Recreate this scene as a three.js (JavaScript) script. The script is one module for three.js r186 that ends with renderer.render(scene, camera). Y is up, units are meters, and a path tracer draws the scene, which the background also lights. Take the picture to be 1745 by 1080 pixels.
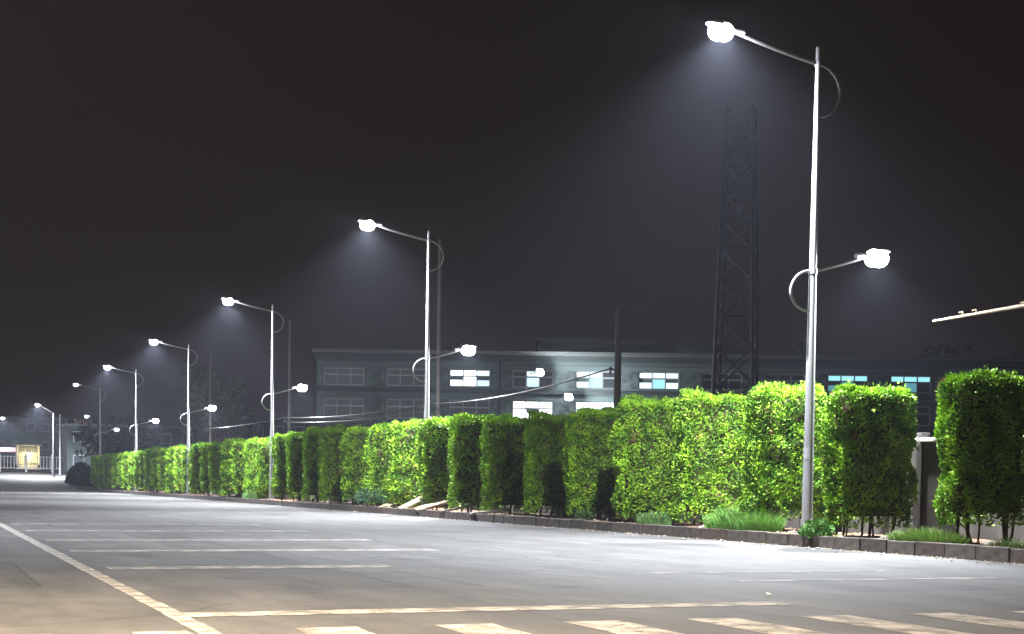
import * as THREE from 'three';
import { mergeGeometries } from 'three/addons/utils/BufferGeometryUtils.js';
import { RoundedBoxGeometry } from 'three/addons/geometries/RoundedBoxGeometry.js';
import { ImprovedNoise } from 'three/addons/math/ImprovedNoise.js';

// ------------------------------------------------------------------ camera, sky, exposure
// x runs across the street (the hedge is at x = 20.7 .. 22.9), -z runs down the street, y is up
const scene = new THREE.Scene();
const FOCAL = 2528.31, CENTRE_Y = 947.848;                 // in pixels of a 1745 x 1080 frame
const camera = new THREE.PerspectiveCamera(2 * Math.atan(CENTRE_Y / FOCAL) * 180 / Math.PI, 1745 / (2 * CENTRE_Y), 0.1, 3000);
camera.position.set(0, 1.4, 0);
{
  const yaw = 0.3865, pitch = -0.04797, roll = 0.01416;
  const fw = new THREE.Vector3(Math.sin(yaw) * Math.cos(pitch), Math.sin(pitch), -Math.cos(yaw) * Math.cos(pitch));
  const r = new THREE.Vector3(Math.cos(yaw), 0, Math.sin(yaw)), u = new THREE.Vector3().crossVectors(r, fw);
  const r2 = r.clone().multiplyScalar(Math.cos(roll)).addScaledVector(u, Math.sin(roll));
  const u2 = u.clone().multiplyScalar(Math.cos(roll)).addScaledVector(r, -Math.sin(roll));
  camera.quaternion.setFromRotationMatrix(new THREE.Matrix4().makeBasis(r2, u2, fw.clone().negate()));
}
camera.setViewOffset(1745, 2 * CENTRE_Y, 0, 0, 1745, 1080);

const renderer = new THREE.WebGLRenderer({ antialias: true });
renderer.toneMapping = THREE.LinearToneMapping;
renderer.toneMappingExposure = 1.55;
renderer.shadowMap.enabled = true;

{ // night sky: town glow, brownish and a little brighter towards the horizon
  const W = 64, H = 128, d = new Float32Array(W * H * 4);
  for (let j = 0; j < H; j++) for (let i = 0; i < W; i++) {
    const up = Math.max(0, Math.sin(((j + 0.5) / H - 0.5) * Math.PI)), k = Math.exp(-up * 5), o = (j * W + i) * 4;
    d[o] = 0.0052 + 0.0036 * k; d[o + 1] = 0.0037 + 0.0028 * k; d[o + 2] = 0.0031 + 0.0027 * k; d[o + 3] = 1;
  }
  const t = new THREE.DataTexture(d, W, H, THREE.RGBAFormat, THREE.FloatType);
  t.mapping = THREE.EquirectangularReflectionMapping; t.magFilter = THREE.LinearFilter; t.minFilter = THREE.LinearFilter; t.needsUpdate = true;
  scene.background = t; scene.environment = t;
}
scene.fog = new THREE.FogExp2(new THREE.Color().setRGB(0.72, 0.78, 1.0), 0.00023);   // the night's haze, lit by the lamps

const ROAD_LAMP = 3000, PATH_LAMP = 800, WARM_LAMP = 1750;
const LED = new THREE.Color().setRGB(0.90, 0.94, 1.0), SODIUM = new THREE.Color().setRGB(1.0, 0.80, 0.56);

// ------------------------------------------------------------------ helpers
function rng(seed) { let s = seed >>> 0; return () => { s = (s + 0x6D2B79F5) >>> 0; let t = Math.imul(s ^ (s >>> 15), 1 | s); t ^= t + Math.imul(t ^ (t >>> 7), 61 | t); return ((t ^ (t >>> 14)) >>> 0) / 4294967296; }; }
const R = rng(20240517);
const rr = (a, b, f = R) => a + (b - a) * f();
const noise = new ImprovedNoise();
const N = (x, y, z = 0) => noise.noise(x, y, z);
const fbm = (x, y, z = 0, o = 4) => { let s = 0, a = 0.5; for (let i = 0; i < o; i++, a *= 0.5, x *= 2.03, y *= 2.03, z *= 2.03) s += a * noise.noise(x + i * 17.3, y - i * 5.1, z); return s; };
const clamp = THREE.MathUtils.clamp, lerp = THREE.MathUtils.lerp;
const col = (r, g, b) => new THREE.Color().setRGB(r, g, b);
const used = new Map();
function numbered(name) { const n = used.get(name) ?? 0; used.set(name, n + 1); return n ? `${name}_${String(n).padStart(3, '0')}` : name; }
function mesh(name, geo, mat, parent) {
  const m = new THREE.Mesh(geo, mat); m.castShadow = m.receiveShadow = true;
  m.name = parent ? name : numbered(name); (parent ?? scene).add(m); return m;
}
function thing(name, label, category, pos = [0, 0, 0], turn = 0, group) {
  const g = new THREE.Group(); g.name = numbered(name); g.position.set(...pos); g.rotation.y = turn;
  g.userData = { label, category }; if (group) g.userData.group = group; scene.add(g); return g;
}
function tag(o, label, category, group) { o.userData = { label, category }; if (group) o.userData.group = group; return o; }
function structure(o) { o.userData.kind = 'structure'; return o; }
const merge = (list) => mergeGeometries(list.map((g) => { const q = g.index ? g.toNonIndexed() : g; for (const k of Object.keys(q.attributes)) if (!['position', 'normal', 'uv', 'color'].includes(k)) q.deleteAttribute(k); return q; }));
const box = (w, h, d, x = 0, y = 0, z = 0) => new THREE.BoxGeometry(w, h, d).translate(x, y, z);
const rbox = (w, h, d, r, x = 0, y = 0, z = 0) => new RoundedBoxGeometry(w, h, d, 1, r).translate(x, y, z);
function tube(points, r, seg = 24, radial = 10) { return new THREE.TubeGeometry(new THREE.CatmullRomCurve3(points.map((p) => new THREE.Vector3(...p))), seg, r, radial, false); }
function bar(a, b, r, sides = 4) { // a straight member from a to b
  const A = new THREE.Vector3(...a), B = new THREE.Vector3(...b), L = A.distanceTo(B);
  const g = new THREE.CylinderGeometry(r, r, L, sides, 1);
  g.applyQuaternion(new THREE.Quaternion().setFromUnitVectors(new THREE.Vector3(0, 1, 0), B.clone().sub(A).normalize()));
  return g.translate((A.x + B.x) / 2, (A.y + B.y) / 2, (A.z + B.z) / 2);
}
function noiseTexture(size, fn, srgb = true) {
  const d = new Uint8Array(size * size * 4);
  for (let j = 0; j < size; j++) for (let i = 0; i < size; i++) {
    const c = fn(i / size, j / size), o = (j * size + i) * 4;
    for (let k = 0; k < 3; k++) d[o + k] = clamp(Math.round((c.length ? c[k] : c) * 255), 0, 255);
    d[o + 3] = 255;
  }
  const t = new THREE.DataTexture(d, size, size, THREE.RGBAFormat);
  t.wrapS = t.wrapT = THREE.RepeatWrapping; t.magFilter = THREE.LinearFilter; t.minFilter = THREE.LinearMipmapLinearFilter; t.generateMipmaps = true;
  if (srgb) t.colorSpace = THREE.SRGBColorSpace; t.needsUpdate = true; return t;
}
// noise that repeats after one turn of u and v
function tiled(u, v, f, o = 4, s = 0) {
  const a = u * 2 * Math.PI, b = v * 2 * Math.PI, k = f / (2 * Math.PI);
  let r = 0, amp = 0.5, q = k;
  for (let i = 0; i < o; i++, amp *= 0.5, q *= 2) r += amp * (noise.noise(Math.cos(a) * q + s, Math.sin(a) * q + 3.3 * i, Math.cos(b) * q + Math.sin(b) * q * 0.61 + s * 1.7) + noise.noise(Math.sin(b) * q + s + 9, Math.cos(b) * q + 4.1 * i, Math.sin(a) * q - Math.cos(a) * q * 0.61)) * 0.75;
  return r;
}
const ramp = (z) => 2.5 * clamp((-z - 195) / 80, 0, 1);        // the street climbs a little at its far end

// ------------------------------------------------------------------ materials
const M = {};
{
  const rt = rng(5);
  const grit = noiseTexture(512, (u, v) => { const b = 0.80 + 0.10 * tiled(u, v, 8, 3) + 0.09 * tiled(u, v, 40, 3, 7); return clamp(b + (rt() - 0.5) * 0.16, 0, 1); });
  const bump = noiseTexture(512, () => rt(), false);
  const soilT = noiseTexture(256, (u, v) => { const n = tiled(u, v, 6, 4), m = (rt() - 0.5) * 0.22; return [0.58 + n * 0.3 + m, 0.50 + n * 0.28 + m, 0.42 + n * 0.25 + m]; });
  const stoneT = noiseTexture(256, (u, v) => { const n = tiled(u, v, 4, 4, 2), m = (rt() - 0.5) * 0.12; return [0.78 + n * 0.4 + m, 0.75 + n * 0.4 + m, 0.71 + n * 0.4 + m]; });
  const steelT = noiseTexture(256, (u, v) => { const n = tiled(u, v, 10, 3, 4), m = (rt() - 0.5) * 0.05; return 0.86 + n * 0.16 + m; });
  const paintT = noiseTexture(256, (u, v) => { const n = tiled(u, v, 5, 4, 11), m = (rt() - 0.5) * 0.2; const w = clamp(0.86 + n * 0.7 + m, 0.42, 1); return [w, w * 0.985, w * 0.96]; });
  const wear = noiseTexture(512, (u, v) => { const n = tiled(u, v, 14, 4, 21), m = tiled(u, v, 60, 2, 33); return clamp(0.78 + n * 0.9 + m * 0.7 + (rt() - 0.5) * 0.25, 0, 1); }, false);
  M.road = new THREE.MeshPhysicalMaterial({ color: 0xffffff, map: grit, vertexColors: true, roughness: 0.78, specularIntensity: 0.45, bumpMap: bump, bumpScale: 0.004 });
  M.paint = new THREE.MeshPhysicalMaterial({ color: col(0.36, 0.35, 0.335), map: paintT, alphaMap: wear, alphaTest: 0.48, roughness: 0.78, specularIntensity: 0.45 });
  M.faded = new THREE.MeshPhysicalMaterial({ color: col(0.26, 0.25, 0.235), map: paintT, alphaMap: wear, alphaTest: 0.52, roughness: 0.78, specularIntensity: 0.45 });
  M.soil = new THREE.MeshStandardMaterial({ color: col(0.34, 0.27, 0.20), map: soilT, vertexColors: true, roughness: 0.95, bumpMap: soilT, bumpScale: 0.02 });
  M.ground = new THREE.MeshStandardMaterial({ color: col(0.16, 0.15, 0.12), map: soilT, roughness: 0.95 });
  M.kerb = [0.055, 0.07, 0.085, 0.07].map((k, i) => new THREE.MeshStandardMaterial({ color: col(k * 1.12, k * (i === 3 ? 0.80 : 0.95), k * (i === 3 ? 0.66 : 0.85)), map: stoneT, roughness: 0.9, bumpMap: stoneT, bumpScale: 0.01 }));
  M.concrete = new THREE.MeshStandardMaterial({ color: col(0.06, 0.056, 0.052), map: stoneT, roughness: 0.9, bumpMap: stoneT, bumpScale: 0.008 });
  M.slab = [[0.30, 0.26, 0.16], [0.26, 0.245, 0.215], [0.32, 0.285, 0.19]].map((c) => new THREE.MeshStandardMaterial({ color: col(...c), map: stoneT, roughness: 0.9, bumpMap: stoneT, bumpScale: 0.01 }));
  M.steel = new THREE.MeshStandardMaterial({ color: col(0.26, 0.26, 0.27), map: steelT, roughness: 0.45, metalness: 0.25 });
  M.doorPaint = new THREE.MeshStandardMaterial({ color: col(0.25, 0.25, 0.26), map: steelT, roughness: 0.6 });
  M.darkSteel = new THREE.MeshStandardMaterial({ color: col(0.022, 0.022, 0.024), map: steelT, roughness: 0.7, metalness: 0.2 });
  M.utility = new THREE.MeshStandardMaterial({ color: col(0.035, 0.033, 0.032), map: stoneT, roughness: 0.9 });
  M.cable = new THREE.MeshStandardMaterial({ color: col(0.03, 0.028, 0.026), roughness: 0.9 });
  M.housing = new THREE.MeshStandardMaterial({ color: col(0.5, 0.5, 0.52), roughness: 0.4, metalness: 0.3 });
  M.lens = new THREE.MeshStandardMaterial({ color: 0xffffff, emissive: col(0.93, 0.95, 1), emissiveIntensity: 24, roughness: 0.3 });
  M.lensDim = new THREE.MeshStandardMaterial({ color: 0xffffff, emissive: col(0.8, 0.86, 1), emissiveIntensity: 1.6, roughness: 0.3 });
  M.lensWarm = new THREE.MeshStandardMaterial({ color: 0xffffff, emissive: SODIUM, emissiveIntensity: 20, roughness: 0.3 });
  M.bark = new THREE.MeshStandardMaterial({ color: col(0.13, 0.10, 0.075), map: soilT, roughness: 0.95 });
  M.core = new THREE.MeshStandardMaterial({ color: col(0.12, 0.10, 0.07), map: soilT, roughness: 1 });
  M.leaf = new THREE.MeshPhysicalMaterial({ color: 0xffffff, vertexColors: true, roughness: 0.55, side: THREE.DoubleSide, transmission: 0.3, thickness: 0, specularIntensity: 0.25 });
  M.grass = new THREE.MeshPhysicalMaterial({ color: 0xffffff, vertexColors: true, roughness: 0.6, side: THREE.DoubleSide, transmission: 0.3, thickness: 0, specularIntensity: 0.4 });
  M.farLeaf = new THREE.MeshStandardMaterial({ color: col(0.035, 0.05, 0.02), roughness: 0.9, side: THREE.DoubleSide });
  M.facade = new THREE.MeshStandardMaterial({ color: col(0.11, 0.165, 0.18), map: stoneT, roughness: 0.9 });
  M.facadeBand = new THREE.MeshStandardMaterial({ color: col(0.05, 0.075, 0.085), map: stoneT, roughness: 0.9 });
  M.roof = new THREE.MeshStandardMaterial({ color: col(0.14, 0.17, 0.18), map: stoneT, roughness: 0.8 });
  M.frame = new THREE.MeshStandardMaterial({ color: col(0.2, 0.22, 0.23), roughness: 0.6 });
  M.darkGlass = new THREE.MeshStandardMaterial({ color: col(0.02, 0.025, 0.03), roughness: 0.5 });
  M.litTeal = new THREE.MeshStandardMaterial({ color: col(0.1, 0.1, 0.1), emissive: col(0.24, 0.60, 0.66), emissiveIntensity: 1.0, roughness: 0.2 });
  M.litPale = new THREE.MeshStandardMaterial({ color: col(0.1, 0.1, 0.1), emissive: col(0.62, 0.86, 0.88), emissiveIntensity: 1.15, roughness: 0.2 });
  M.litDim = new THREE.MeshStandardMaterial({ color: col(0.1, 0.1, 0.1), emissive: col(0.06, 0.20, 0.24), roughness: 0.2 });
  M.litBlue = new THREE.MeshStandardMaterial({ color: col(0.1, 0.1, 0.1), emissive: col(0.42, 0.60, 0.85), roughness: 0.2 });
  M.litWhite = new THREE.MeshStandardMaterial({ color: col(0.1, 0.1, 0.1), emissive: col(0.9, 0.95, 1), emissiveIntensity: 2.6, roughness: 0.2 });
  M.litYellow = new THREE.MeshStandardMaterial({ color: col(0.1, 0.1, 0.1), emissive: col(1.0, 0.84, 0.24), emissiveIntensity: 0.85, roughness: 0.3 });
  M.whitePaint = new THREE.MeshStandardMaterial({ color: col(0.72, 0.70, 0.70), roughness: 0.6 });
  M.cream = new THREE.MeshStandardMaterial({ color: col(0.10, 0.075, 0.045), roughness: 0.85 });
  M.brown = new THREE.MeshStandardMaterial({ color: col(0.34, 0.20, 0.17), map: stoneT, roughness: 0.9 });
  M.red = new THREE.MeshStandardMaterial({ color: col(0.5, 0.10, 0.09), roughness: 0.7 });
  M.pebble = new THREE.MeshStandardMaterial({ color: col(0.42, 0.38, 0.33), roughness: 0.9 });
  M.litter = new THREE.MeshStandardMaterial({ color: col(0.75, 0.75, 0.72), roughness: 0.8, side: THREE.DoubleSide });
}

// ------------------------------------------------------------------ ground, street, verge
function sheet(x0, x1, z0, z1, nx, nz, height, colour) { // a grid with uv in metres
  const p = [], uv = [], c = [], idx = [];
  for (let j = 0; j <= nz; j++) for (let i = 0; i <= nx; i++) {
    const x = lerp(x0, x1, i / nx), z = lerp(z0, z1, j / nz);
    p.push(x, height(x, z), z); uv.push(x / 3, z / 3); if (colour) c.push(...colour(x, z));
  }
  for (let j = 0; j < nz; j++) for (let i = 0; i < nx; i++) { const a = j * (nx + 1) + i, b = a + 1, d = a + nx + 1, e = d + 1; idx.push(a, b, d, b, e, d); }
  const g = new THREE.BufferGeometry();
  g.setAttribute('position', new THREE.Float32BufferAttribute(p, 3)); g.setAttribute('uv', new THREE.Float32BufferAttribute(uv, 2));
  if (colour) g.setAttribute('color', new THREE.Float32BufferAttribute(c, 3));
  g.setIndex(idx); g.computeVertexNormals(); return g;
}
structure(mesh('ground', merge([
  sheet(-500, 700, 60, -195, 4, 4, () => -0.06), sheet(-500, 700, -195, -275, 4, 8, (x, z) => ramp(z) - 0.06), sheet(-500, 700, -275, -900, 4, 4, () => 2.44),
]), M.ground));

const KERB = 20.2;
function asphalt(x, z) { // worn wheel tracks, patches and stains of the surface itself
  let k = 0.092 + 0.030 * fbm(x * 0.25, z * 0.06, 3) + 0.045 * fbm(x * 0.9, z * 0.35, 8) + 0.02 * N(x * 3.1, z * 1.1, 5);
  for (const lane of [4.6, 8.6, 12.6, 16.4, -1.6]) for (const s of [-0.85, 0.85]) { const d = (x - lane - s + 0.25 * N(z * 0.06, lane)) / 0.38; k += 0.014 * Math.exp(-d * d) * (0.6 + 0.8 * N(z * 0.2, lane * 3)); }
  const stain = fbm(x * 0.5 + 40, z * 0.4 - 7, 2, 3); if (stain > 0.2) k -= (stain - 0.2) * 0.22;
  k = clamp(k, 0.04, 0.2);
  return [k * 1.02, k * 0.99, k * 0.97];
}
// the near stretch has a surface map of its own: cracks, sealed cuts, oil, scuffs, coarse aggregate
function nearSurface() {
  const W = 1536, H = 2048, X0 = -4, X1 = KERB, Z0 = -8, Z1 = -68, a = new Float32Array(W * H).fill(1), f = rng(909), d = new Uint8Array(W * H * 4);
  const put = (x, z, w, k) => { // darken a small disc, in metres
    const ci = (x - X0) / (X1 - X0) * W, cj = (z - Z0) / (Z1 - Z0) * H, ri = w / (X1 - X0) * W, rj = Math.max(0.7, w / (Z0 - Z1) * H);
    for (let j = Math.max(0, Math.floor(cj - rj)); j <= Math.min(H - 1, Math.ceil(cj + rj)); j++) for (let i = Math.max(0, Math.floor(ci - ri)); i <= Math.min(W - 1, Math.ceil(ci + ri)); i++) { const q = ((i - ci) / ri) ** 2 + ((j - cj) / rj) ** 2; if (q < 1) a[j * W + i] = Math.min(a[j * W + i], lerp(k, 1, q * q)); }
  };
  for (const [x0, x1, z0, z1, k] of [[12.1, 14.6, -17, -21.5, 0.74], [5.2, 6.4, -19, -40, 0.86], [15.5, 18.4, -30, -33.2, 0.78], [-2, 1.6, -20, -26, 0.82], [8, 9.4, -26, -28, 1.18]])
    for (let j = 0; j < H; j++) { const z = lerp(Z0, Z1, j / H); if (z > z0 || z < z1) continue; for (let i = 0; i < W; i++) { const x = lerp(X0, X1, i / W) + 0.03 * N(z * 3, x0); if (x > x0 && x < x1) { const e = Math.min(x - x0, x1 - x, (z0 - z) * 0.5, (z - z1) * 0.5); a[j * W + i] *= e < 0.05 ? 0.5 : k; } } }
  for (let n = 0; n < 46; n++) { let x = rr(X0, X1, f), z = rr(Z0, Z1, f), t = f() < 0.5 ? rr(-0.5, 0.5, f) : Math.PI / 2 + rr(-0.4, 0.4, f); const L = rr(2, 11, f), w = rr(0.012, 0.028, f); for (let q = 0; q < L; q += 0.012) { t += (f() - 0.5) * 0.14; x += Math.cos(t) * 0.012; z += Math.sin(t) * 0.012; put(x, z, w * rr(0.6, 1.2, f), 0.42); if (f() < 0.0006) t += rr(-0.9, 0.9, f); } }
  for (const x of [6.35, 10.6, 14.2, 17.6]) for (let z = Z0; z > Z1; z -= 0.02) put(x + 0.05 * N(z * 0.4, x), z, 0.022, 0.55);
  for (let n = 0; n < 90; n++) { const lane = [4.6, 8.5, 12.4, 16.2, -0.8][Math.floor(f() * 5)]; put(lane + rr(-0.5, 0.5, f), rr(Z0, Z1, f), rr(0.05, 0.28, f), rr(0.55, 0.85, f)); }
  for (let n = 0; n < 24; n++) { let x = rr(3, 19, f), z = rr(-12, -60, f), t = -Math.PI / 2 + rr(-0.12, 0.12, f), k = rr(0.72, 0.88, f); for (let q = 0; q < rr(3, 12, f); q += 0.06) { t += (f() - 0.5) * 0.01; x += Math.cos(t) * 0.06; z += Math.sin(t) * 0.06; put(x, z, 0.09, k); } }
  for (let j = 0; j < H; j++) for (let i = 0; i < W; i++) {
    const o = (j * W + i) * 4, x = i / W * 24.2, z = j / H * 60, v = clamp(0.80 * a[j * W + i] * (1 + 0.16 * N(x * 5, z * 1.6, 1) + 0.20 * N(x * 1.3, z * 0.35, 9) + 0.14 * N(x * 2.6, z * 0.12, 4) + (f() - 0.5) * 0.34), 0, 1), b = Math.round(255 * Math.pow(v, 1 / 2.2));
    d[o] = b; d[o + 1] = b; d[o + 2] = b; d[o + 3] = 255;
  }
  const t = new THREE.DataTexture(d, W, H, THREE.RGBAFormat); t.colorSpace = THREE.SRGBColorSpace; t.magFilter = THREE.LinearFilter; t.minFilter = THREE.LinearMipmapLinearFilter; t.generateMipmaps = true; t.needsUpdate = true;
  const m = M.road.clone(); m.map = t; m.bumpMap = null;
  const g = sheet(X0, X1, Z0, Z1, 60, 110, () => 0, (x, z) => asphalt(x, z).map((v) => v * 0.86)), uv = g.attributes.uv, p = g.attributes.position;
  for (let i = 0; i < uv.count; i++) uv.setXY(i, (p.getX(i) - X0) / (X1 - X0), (p.getZ(i) - Z0) / (Z1 - Z0));
  return [g, m];
}
const road = structure(mesh('road', merge([sheet(-30, -4, 30, -300, 50, 330, (x, z) => ramp(z), asphalt), sheet(-4, KERB, 30, -8, 50, 40, () => 0, asphalt), sheet(-4, KERB, -68, -300, 60, 330, (x, z) => ramp(z), asphalt)]), M.road));
{ const [g, m] = nearSurface(); mesh('near_surface', g, m, road); }
structure(mesh('side_street', sheet(KERB + 0.02, 70, -200, -268, 40, 40, (x, z) => ramp(z) - 0.004, asphalt), M.road));

// painted markings: each its own thin sheet, with ragged worn ends
function marking(name, x0, x1, z0, z1, mat, seed, ragged = 0.05) {
  const f = rng(seed), L = Math.abs(x1 - x0), D = Math.abs(z1 - z0), alongX = L > D, n = Math.max(2, Math.round((alongX ? L : D) / 0.5));
  const p = [], uv = [], idx = [];
  for (let i = 0; i <= n; i++) {
    const t = i / n, a = rr(-ragged, ragged, f) * 0.5, b = rr(-ragged, ragged, f) * 0.5;
    const A = alongX ? [lerp(x0, x1, t), z0 + a] : [x0 + a, lerp(z0, z1, t)], B = alongX ? [lerp(x0, x1, t), z1 + b] : [x1 + b, lerp(z0, z1, t)];
    for (const q of [A, B]) { p.push(q[0], ramp(q[1]) + 0.005, q[1]); uv.push(q[0] / 1.7 + seed * 0.37, q[1] / 1.7); }
    if (i < n) { const k = i * 2; idx.push(k, k + 1, k + 2, k + 1, k + 3, k + 2); }
  }
  const g = new THREE.BufferGeometry(); g.setAttribute('position', new THREE.Float32BufferAttribute(p, 3)); g.setAttribute('uv', new THREE.Float32BufferAttribute(uv, 2)); g.setIndex(idx); g.computeVertexNormals();
  const nrm = g.attributes.normal; if (nrm.getY(0) < 0) { g.setIndex(idx.map((_, i) => idx[i - (i % 3) + [0, 2, 1][i % 3]])); g.computeVertexNormals(); }
  return mesh(name, g, mat, road);
}
marking('lane_line', 2.46, 2.66, -2, -190, M.paint, 1, 0.03);
marking('stop_line', 2.66, 9.95, -15.3, -15.78, M.paint, 2, 0.04);
[-24.0, -29.9, -35.2, -41.6, -47.8].forEach((z, i) => marking('slowing_line', 2.9, [7.6, 10.4, 10.5, 10.6, 10.6][i], z + 0.38, z - 0.38, M.faded, 10 + i, 0.08));
for (let i = -6; i < 12; i++) { const x = 3.40 + 1.42 * i; if (x > 19.2) break; if (Math.abs(x - 2) < 0.1) continue; marking('crosswalk_stripe', x, x + 0.62, -13.9, -9.6, M.paint, 30 + i, 0.05); }
marking('crosswalk_stripe', 1.9, 2.4, -13.9, -9.6, M.paint, 60, 0.05);
[[11.2, 15.8, -21.4], [11.6, 16.5, -19.3]].forEach(([a, b, z], i) => marking('faded_line', a, b, z, z - 0.22, M.faded, 70 + i, 0.12));

// verge behind the kerb
const vergeY = (x, z) => 0.265 + ramp(z) + 0.05 * fbm(x * 0.8, z * 0.8, 1) + (x > 20.7 ? 0.05 * N(x * 0.5, z * 0.3, 4) : 0);
structure(mesh('verge', sheet(KERB + 0.13, 24.9, 10, -198, 16, 420, vergeY, (x, z) => { const k = 0.75 + 0.5 * fbm(x * 1.3, z * 1.3, 6), r = clamp(0.5 + 1.6 * N(x * 0.4, z * 0.25, 2), 0, 1); return [k * (1 + 0.25 * r), k * (1 - 0.05 * r), k * (1 - 0.2 * r)]; }), M.soil));
structure(mesh('yard', sheet(25.2, 120, 10, -198, 10, 20, () => 0.2), M.ground));

const kerb = new THREE.Group(); kerb.name = 'kerb'; scene.add(structure(kerb));
{
  const g = rbox(0.15, 0.42, 0.985, 0.02);
  for (let z = -12.5; z > -95; z -= 1) {
    const m = mesh('kerb_stone', g, M.kerb[Math.floor(R() * 4)], kerb);
    m.position.set(KERB + 0.075 + rr(-0.012, 0.012), 0.09 + rr(-0.012, 0.012), z - 0.5); m.rotation.set(rr(-0.012, 0.012), rr(-0.012, 0.012), rr(-0.02, 0.02));
  }
  const far = []; for (let z = -95.5; z > -198; z -= 1) far.push(rbox(0.15, 0.42, 0.985, 0.02, KERB + 0.075 + rr(-0.01, 0.01), 0.09 + ramp(z), z - 0.5));
  mesh('far_kerb_stones', merge(far), M.kerb[1], kerb).userData.kind = 'stuff';
}

// ------------------------------------------------------------------ street lamps
const poleGeo = new THREE.CylinderGeometry(0.058, 0.14, 12.05, 20, 1).translate(0, 6.335, 0);
const capGeo = new THREE.SphereGeometry(0.06, 12, 8).translate(0, 12.37, 0);
const flangeGeo = merge([new THREE.CylinderGeometry(0.165, 0.165, 0.34, 20).translate(0, 0.48, 0), rbox(0.46, 0.035, 0.46, 0.008, 0, 0.318, 0)]);
const boltGeo = new THREE.CylinderGeometry(0.022, 0.022, 0.07, 6);
const doorGeo = new THREE.CylinderGeometry(0.137, 0.139, 0.42, 8, 1, true, Math.PI * 1.15, 0.9).translate(0, 1.25, 0), bandGeo = new THREE.CylinderGeometry(0.131, 0.1315, 0.3, 18, 1, true).translate(0, 2.3, 0);
const upArm = tube([[0.02, 11.99, 0], [-0.9, 12.15, 0], [-1.8, 12.34, 0], [-2.4, 12.49, 0]], 0.05, 18, 10);
const upScroll = tube([[0, 11.99, 0], [0.28, 11.93, 0], [0.56, 11.70, 0], [0.68, 11.36, 0], [0.58, 11.02, 0], [0.34, 10.78, 0], [0.02, 10.68, 0]], 0.036, 30, 8);
const lowArm = tube([[-0.02, 6.86, 0], [0.5, 7.0, 0], [1.1, 7.18, 0], [1.5, 7.32, 0]], 0.045, 14, 10);
const lowScroll = tube([[0, 6.86, 0], [-0.26, 6.84, 0], [-0.52, 6.66, 0], [-0.64, 6.36, 0], [-0.54, 6.07, 0], [-0.34, 5.92, 0], [-0.04, 5.85, 0]], 0.036, 30, 8);
const collarGeo = (y, r) => new THREE.CylinderGeometry(r, r, 0.12, 18).translate(0, y, 0);
function headGeometry() { // flattened cast shell with a tail that takes the arm
  const g = new THREE.SphereGeometry(1, 20, 8, 0, Math.PI * 2, 0, Math.PI / 2).scale(0.40, 0.12, 0.20);
  return merge([g, new THREE.CylinderGeometry(0.05, 0.08, 0.3, 12).rotateZ(Math.PI / 2).translate(0.48, 0.03, 0)]);
}
const headGeo = headGeometry();
const lensGeo = [-1, 1].map((s) => { // two overlapping halves of a bowed glass, enlarged to stand for the glare
  const g = new THREE.SphereGeometry(1, 28, 16).rotateZ(Math.PI / 2).scale(0.235, 0.225, 0.235), p = g.attributes.position;
  for (let i = 0; i < p.count; i++) { const x = p.getX(i) * s; p.setX(i, s * (x > 0 ? x + 0.09 : Math.max(-0.06, x * 0.1 - 0.03))); if (x < -0.05) { p.setY(i, p.getY(i) * 0.96); p.setZ(i, p.getZ(i) * 0.96); } }
  g.computeVertexNormals(); return g.translate(0, -0.10, 0);
});
const SPILL = 0.09;
function lampHead(parent, pos, turn, tilt, mat, cd, colour, beam = 67, spill = SPILL) {
  const h = mesh('lamp_head', headGeo, M.housing, parent); h.position.set(...pos); h.rotation.set(0, turn, tilt);
  for (const g of lensGeo) mesh('lens', g, mat, h).rotation.z = -tilt;
  if (cd) {   // the lens throws a downward beam and spills a little light all round
    const b = new THREE.SpotLight(colour, cd, 0, beam * Math.PI / 180, 0.55); b.name = 'lamp_beam'; b.position.set(pos[0], pos[1] - 0.08, pos[2]); b.target.position.set(pos[0], pos[1] - 5, pos[2]); b.castShadow = true; b.shadow.radius = 5; parent.add(b, b.target);
    const l = new THREE.PointLight(colour, cd * spill); l.name = 'lamp_spill'; l.position.set(pos[0], pos[1] - 0.07, pos[2]); l.castShadow = true; l.shadow.radius = 5; parent.add(l);
  }
}
function streetLamp(label, x, z, up, low, opts = {}) {
  const t = thing('street_lamp', label, 'street lamp', [x, opts.y ?? 0, z], opts.turn ?? 0, 'street lamps along the hedge');
  mesh('pole', poleGeo, M.steel, t); mesh('pole_cap', capGeo, M.steel, t); mesh('base_flange', flangeGeo, M.steel, t);
  for (const [a, b] of [[-1, -1], [-1, 1], [1, -1], [1, 1]]) mesh('bolt', boltGeo, M.darkSteel, t).position.set(a * 0.18, 0.365, b * 0.18);
  mesh('access_door', doorGeo, M.doorPaint, t); mesh('band', bandGeo, M.doorPaint, t);
  const a = mesh('road_arm', upArm, M.steel, t); mesh('collar', collarGeo(11.99, 0.085), M.steel, a); mesh('scroll', upScroll, M.steel, t);
  const b = mesh('path_arm', lowArm, M.steel, t); mesh('collar', collarGeo(6.86, 0.115), M.steel, b); mesh('scroll', lowScroll, M.steel, t);
  lampHead(t, [-2.78, 12.54, 0], 0, -0.16, up > 300 ? M.lens : M.lensDim, up, LED);
  lampHead(t, [1.9, 7.42, 0], Math.PI, -0.2, low > 100 ? M.lens : M.lensDim, low, LED);
  return t;
}
const LX = 21.06, LZ = (i) => -(31.98 + 29.92 * i);
streetLamp('tallest and nearest two-armed street lamp, its pole in front of the hedge', LX, LZ(0), ROAD_LAMP, PATH_LAMP);
streetLamp('two-armed street lamp, second from the nearest, left of the lit windows', LX, LZ(1), ROAD_LAMP * 0.9, PATH_LAMP);
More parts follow.
